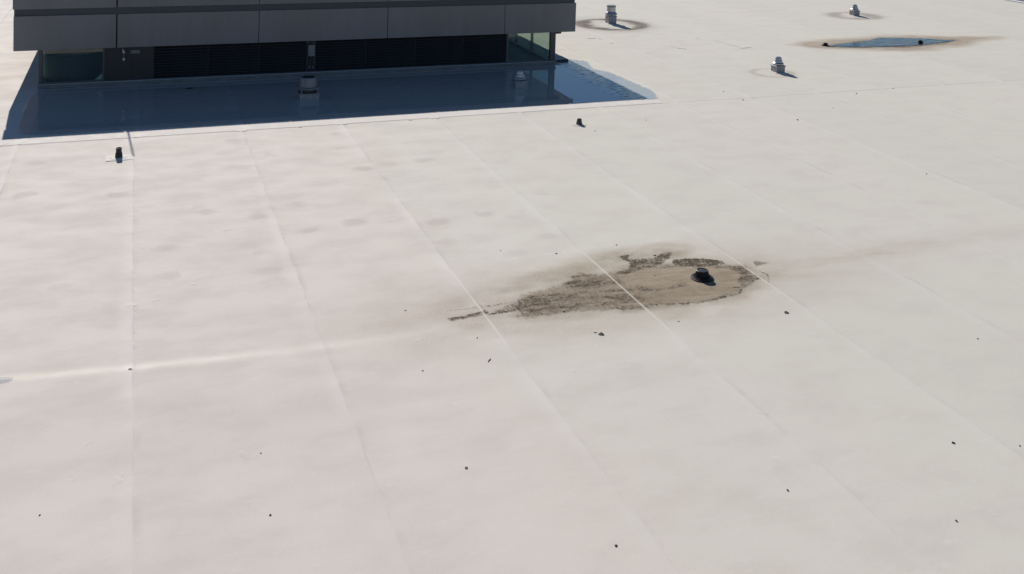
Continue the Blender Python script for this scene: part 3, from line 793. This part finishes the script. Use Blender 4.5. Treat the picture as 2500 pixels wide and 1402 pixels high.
# ------------------------------------------------------------------ vents
def curb(parent, w, h, mat, lip=0.03):
    box('base_flashing', (-w/2-0.12, w/2+0.12, -w/2-0.12, w/2+0.12, -0.02, 0.012), M_white, parent, bev=0.004)
    box('curb', (-w/2, w/2, -w/2, w/2, -0.02, h-0.04), mat, parent, bev=0.006)
    box('curb_cap', (-w/2-lip, w/2+lip, -w/2-lip, w/2+lip, h-0.038, h), mat, parent, bev=0.006)
def tiered_vent(loc, w, label, group, s=1.0):
    v = empty('roof_vent', loc, label, 'vent', group)
    curb(v, w, 0.30, M_galv)
    lathe('neck', [(0.13*s, 0.302), (0.13*s, 0.60*s)], M_alu, v, 28)
    lathe('lower_hood', [(0.195*s, 0.315), (0.228*s, 0.330), (0.232*s, 0.375), (0.205*s, 0.415), (0.14*s, 0.445)], M_alu, v, 36)
    lathe('middle_hood', [(0.150*s, 0.428), (0.172*s, 0.440), (0.174*s, 0.485), (0.150*s, 0.525), (0.10*s, 0.545)], M_alu, v, 36)
    lathe('top_hood', [(0.125*s, 0.535), (0.142*s, 0.545), (0.140*s, 0.590), (0.115*s, 0.640), (0.06*s, 0.660), (0, 0.665)], M_alu, v, 36)
    return v
tiered_vent((VB_[0], VB_[1], 0), 0.42, 'tiered metal vent on a square curb, nearest of those in the sun', 'tiered roof vents')
tiered_vent((VC_[0], VC_[1], 0), 0.42, 'tiered metal vent on a square curb beyond the rain pond', 'tiered roof vents')
x, y = G(1267, 214)
tiered_vent((x, y, 0), 0.48, 'tiered metal vent on a square curb in the penthouse shade', 'tiered roof vents')
tv = empty('roof_vent', (VA_[0], VA_[1], 0), 'tall cylindrical vent on a curb inside a dark ring', 'vent')
curb(tv, 0.46, 0.42, M_galv, 0.03)
lathe('neck', [(0.19, 0.422), (0.19, 0.64)], M_fan, tv, 28)
lathe('skirt', [(0.22, 0.445), (0.30, 0.455), (0.335, 0.50), (0.325, 0.535), (0.245, 0.63), (0.235, 0.64)], M_alu, tv, 40)
lathe('drum', [(0.236, 0.642), (0.242, 0.65), (0.242, 0.91), (0.236, 0.915)], M_alu, tv, 40)
lathe('cap', [(0.250, 0.905), (0.252, 0.955), (0.235, 0.985), (0.10, 1.0), (0, 1.0)], M_galv, tv, 40)
fx, fy = G(752, 240)
fn_ = empty('exhaust_fan', (fx, fy, 0), 'round exhaust fan on a square curb standing in the penthouse shade', 'fan')
curb(fn_, 0.68, 0.24, M_galv, 0.03)
for sx in (-1, 1):
    for sy in (-1, 1):
        box('corner_leg', (sx*0.28-0.015, sx*0.28+0.015, sy*0.28-0.015, sy*0.28+0.015, 0.24, 0.36), M_galv, fn_)
lathe('inlet', [(0.24, 0.242), (0.22, 0.36)], M_black, fn_, 32)
lathe('wind_band', [(0.30, 0.345), (0.40, 0.355), (0.445, 0.40), (0.44, 0.425), (0.36, 0.445), (0.31, 0.45)], M_fan, fn_, 48)
lathe('motor_housing', [(0.33, 0.448), (0.325, 0.50), (0.30, 0.70), (0.275, 0.765), (0.25, 0.775), (0.235, 0.77)], M_fan, fn_, 48)
lathe('top_recess', [(0.234, 0.772), (0.225, 0.72), (0.0, 0.715)], M_black, fn_, 40)

# ------------------------------------------------------------------ drains
def strainer(loc, label, s=1.0, proto=None, zrot=0):
    if proto:
        d = copy_tree(proto); d.location = loc; d['label'] = label; d.scale = (s, s, s); d.rotation_euler = (0, 0, zrot)
        return d
    d = empty('roof_drain', loc, label, 'drain', 'domed roof drains', rz=zrot)
    lathe('flange', [(0.245, 0.0), (0.242, 0.022), (0.205, 0.034), (0.17, 0.030), (0.0, 0.026)], M_black, d, 40)
    lathe('basket', [(0.160, 0.031), (0.135, 0.06), (0.115, 0.150), (0.0, 0.154)], mat_plain('drain_dark_inside', (0.006, 0.006, 0.007), 0.7), d, 36)
    for k in range(20):
        a0 = 2*math.pi*k/20
        bm = bmesh.new()
        p0 = Vector((0.182, 0, 0.030)); p1 = Vector((0.150, 0, 0.075)); p2 = Vector((0.128, 0, 0.158))
        w = 0.008
        vs = []
        for p in (p0, p1, p2):
            vs.append([bm.verts.new((p.x, -w, p.z)), bm.verts.new((p.x, w, p.z)), bm.verts.new((p.x-0.02, w, p.z)), bm.verts.new((p.x-0.02, -w, p.z))])
        for a_, b_ in zip(vs, vs[1:]):
            for j in range(4): bm.faces.new((a_[j], a_[(j+1) % 4], b_[(j+1) % 4], b_[j]))
        bm.faces.new(vs[0][::-1]); bm.faces.new(vs[-1])
        if k == 0:
            rib = from_bm('rib', bm, M_black, d)
        else:
            bm.free(); rb = rib.copy(); C.objects.link(rb); rb.parent = d; rb.rotation_euler = (0, 0, a0)
    lathe('top_ring', [(0.100, 0.158), (0.128, 0.158), (0.130, 0.170), (0.118, 0.180), (0.100, 0.178), (0.098, 0.160)], M_black, d, 36)
    lathe('top_grille', [(0.099, 0.168), (0.06, 0.174), (0.0, 0.176)], mat_plain('drain_top_iron', (0.05, 0.05, 0.055), 0.35, var=0.4, scale=60), d, 32)
    lathe('clamp_ring', [(0.20, 0.034), (0.198, 0.05), (0.178, 0.052), (0.176, 0.033)], M_black, d, 40)
    return d
x, y = G(1714, 679.5)
dr = strainer((x, y, hz(x, y)+0.004), 'black domed roof drain in the brown silt stain')
x, y = G(2015, 112); strainer((x, y, 0.0), 'black domed roof drain at the left tip of the rain pond', 0.8, dr)
x, y = G(2247, 105); strainer((x, y, 0.0), 'black domed roof drain standing in the blue rain pond', 0.75, dr, 0.3)
# brown rust halo left of the main drain is part of the silt; small clay cushion
# ------------------------------------------------------------------ pipes
x, y = G(290, 384.5); z = hz(x, y)
p1 = empty('vent_pipe', (x, y, z), 'short black vent pipe on a white square flashing patch', 'pipe')
box('flashing_patch', (-0.34, 0.38, -0.30, 0.26, 0.004, 0.011), M_white, p1, bev=0.002)
lathe('flashing_disc', [(0.23, 0.011), (0.228, 0.016), (0.10, 0.020)], M_white, p1, 32)
lathe('boot', [(0.102, 0.012), (0.100, 0.05), (0.088, 0.14), (0.082, 0.15)], M_rubber, p1, 28)
lathe('pipe', [(0.078, 0.10), (0.078, 0.275), (0.070, 0.278), (0.068, 0.20), (0.0, 0.20)], M_black, p1, 28)
x, y = G(1414, 304); z = hz(x, y)
p2 = empty('vent_pipe', (x, y, z), 'short grey vent pipe with flared boot standing alone past the shadow edge', 'pipe')
lathe('flashing_disc', [(0.24, 0.003), (0.238, 0.009), (0.11, 0.013)], M_mem, p2, 32)
lathe('boot', [(0.115, 0.008), (0.098, 0.05), (0.085, 0.12), (0.082, 0.13)], M_pipegrey, p2, 28)
lathe('pipe', [(0.076, 0.10), (0.076, 0.185), (0.068, 0.188), (0.066, 0.12), (0.0, 0.12)], M_rubber, p2, 28)

# ------------------------------------------------------------------ litter
def pebble(px, py, size, label):
    x, y = G(px, py)
    bm = bmesh.new(); bmesh.ops.create_icosphere(bm, subdivisions=1, radius=0.5)
    for v in bm.verts: v.co = Vector((v.co.x*1.25, v.co.y*0.9, v.co.z*0.5))*rng.uniform(0.8, 1.2)
    for v in bm.verts: v.co *= size
    zmin = min(v.co.z for v in bm.verts)
    o = from_bm('pebble', bm, M_pebble)
    o.location = (x, y, hz(x, y)-zmin*0.7); o.rotation_euler = (0, 0, rng.uniform(0, 6))
    tag(o, label, 'pebble', 'bits of grit on the membrane')
def leaf(px, py, L, Wd, rot, bend, label, kink=0.0):
    x, y = G(px, py); n = 7
    bm = bmesh.new(); top = []; bot = []
    for i in range(n):
        t = i/(n-1); w = Wd*(0.18+math.sin(math.pi*t)**0.7)*0.5
        zc = bend*0.3*(1-(2*t-1)**2)+0.001
        off = kink*(abs(t-0.5)*2)
        row = [(L*(t-0.5), -w+off, zc+w*0.2), (L*(t-0.5), off, zc), (L*(t-0.5), w+off, zc+w*0.25)]
        top.append([bm.verts.new((p[0], p[1], p[2]+0.003)) for p in row]); bot.append([bm.verts.new(p) for p in row])
    for a_, b_ in zip(top, top[1:]):
        for j in range(2): bm.faces.new((a_[j], b_[j], b_[j+1], a_[j+1]))
    for a_, b_ in zip(bot, bot[1:]):
        for j in range(2): bm.faces.new((a_[j+1], b_[j+1], b_[j], a_[j]))
    for i in range(n-1):
        bm.faces.new((top[i][0], bot[i][0], bot[i+1][0], top[i+1][0])); bm.faces.new((top[i][2], top[i+1][2], bot[i+1][2], bot[i][2]))
    bm.faces.new((top[0][0], top[0][1], bot[0][1], bot[0][0])); bm.faces.new((top[0][1], top[0][2], bot[0][2], bot[0][1]))
    bm.faces.new((top[-1][1], top[-1][0], bot[-1][0], bot[-1][1])); bm.faces.new((top[-1][2], top[-1][1], bot[-1][1], bot[-1][2]))
    bmesh.ops.recalc_face_normals(bm, faces=bm.faces[:])
    o = from_bm('dry_leaf', bm, M_leaf)
    o.location = (x, y, hz(x, y)+0.0005); o.rotation_euler = (0, 0, rot)
    tag(o, label, 'leaf')
def twig(p, q, rad, label):
    a_, b_ = G(*p), G(*q); pts = []
    for k in range(6):
        t = k/5; x = a_[0]+(b_[0]-a_[0])*t+rng.uniform(-.006, .006); y = a_[1]+(b_[1]-a_[1])*t+rng.uniform(-.006, .006)
        pts.append((x, y, hz(x, y)+rad*0.8))
    tag(tube_path('twig', pts, rad, M_twig, None, n=6), label, 'twig')
leaf(1468, 815.5, 0.115, 0.055, -0.5, 0.03, 'curled dark leaf below the brown stain, left of its drain', -0.03)
leaf(1920, 763.5, 0.105, 0.06, 0.35, 0.02, 'dark leaf lying right of and below the brown stain')
leaf(1138.5, 1142, 0.055, 0.030, 0.6, 0.012, 'small dark leaf scrap low in the middle of the open roof')
leaf(2327.5, 1080.5, 0.060, 0.034, 0.0, 0.012, 'small dark leaf scrap at the lower right of the open roof')
leaf(1358, 618.5, 0.065, 0.024, 0.5, 0.01, 'small dark leaf scrap above the left end of the brown stain')
leaf(318, 907, 0.075, 0.05, 0.9, 0.015, 'brown leaf scrap caught beside the left seam at the pale fold')
leaf(1599, 623.5, 0.075, 0.035, 0.1, 0.015, 'small dark leaf scrap on the upper edge of the brown stain')
twig((1468, 745), (1483, 737), 0.008, 'dark twig on the lower left part of the brown stain')
twig((1788, 702.5), (1806, 702), 0.008, 'dark twig on the right end of the brown stain below the drain')
twig((1192, 884), (1198, 875), 0.008, 'short dark twig on the clean roof below the left tail of the stain')
twig((1449, 812), (1458, 812.5), 0.006, 'tiny twig just left of the curled leaf below the stain')
leaf(463, 216.5, 0.30, 0.09, 0.1, 0.03, 'dark leaf litter in the shade before the penthouse kerb')
PB = [(1505, 598, .035, 'speck of grit above the brown stain, midway along it'),
      (1222, 612, .025, 'speck of grit left of the leaf scrap above the stain'),
      (1657, 785, .030, 'speck of grit right of the curled leaf below the stain'),
      (1165, 825, .028, 'speck of grit just above the short twig below the stain tail'),
      (990, 758, .032, 'speck of grit left of the stain tail'),
      (1032, 906, .028, 'speck of grit left of the short twig'),
      (637, 1106, .026, 'speck of grit in the lower left, upper of two'),
      (660, 1257, .034, 'speck of grit in the lower left, lower of two'),
      (97, 1257, .026, 'speck of grit nearest the lower left corner'),
      (1504, 1332, .034, 'speck of grit nearest the bottom edge'),
      (1923, 1196, .034, 'speck of grit in the lower right, leftmost there'),
      (2335, 1271, .036, 'speck of grit in the lower right corner below the leaf scrap'),
      (2387, 827, .032, 'speck of grit near the right edge level with the stain bottom'),
      (2490, 1088, .030, 'speck of grit touching the right edge'),
      (2262, 424.5, .045, 'speck of grit far right on the middle of the roof'),
      (1947, 292.5, .065, 'larger speck of grit right of the vent shadow, past the cross seam'),
      (1577, 293.5, .045, 'speck of grit right of the grey pipe'),
      (1814, 244, .060, 'speck of grit just before the cross seam below the near vent'),
      (2091, 228.5, .060, 'speck of grit before the cross seam, second from the right edge'),
      (2180, 216, .055, 'speck of grit before the cross seam nearest the right edge'),
      (1766, 223.5, .050, 'speck of grit behind the cross seam left of the near vent'),
      (2034, 264, .040, 'speck of grit, right of the larger speck past the cross seam'),
      (1703, 93.5, .060, 'speck of grit far back between the two membrane folds'),
      (1410, 150.5, .055, 'speck of grit at the shadow edge by the penthouse corner'),
      (1422, 148, .045, 'speck of grit farther right of the penthouse corner'),
      (1453, 320, .040, 'speck of grit in front of the grey pipe'),
      (1377, 761, .045, 'dark clod on the left half of the stain'),
      (1598.5, 673, .035, 'dark clod on the stain left of the drain')]
for a_ in PB: pebble(*a_)

scene.render.engine = 'CYCLES'
scene.cycles.transparent_max_bounces = 16
scene.cycles.max_bounces = 8
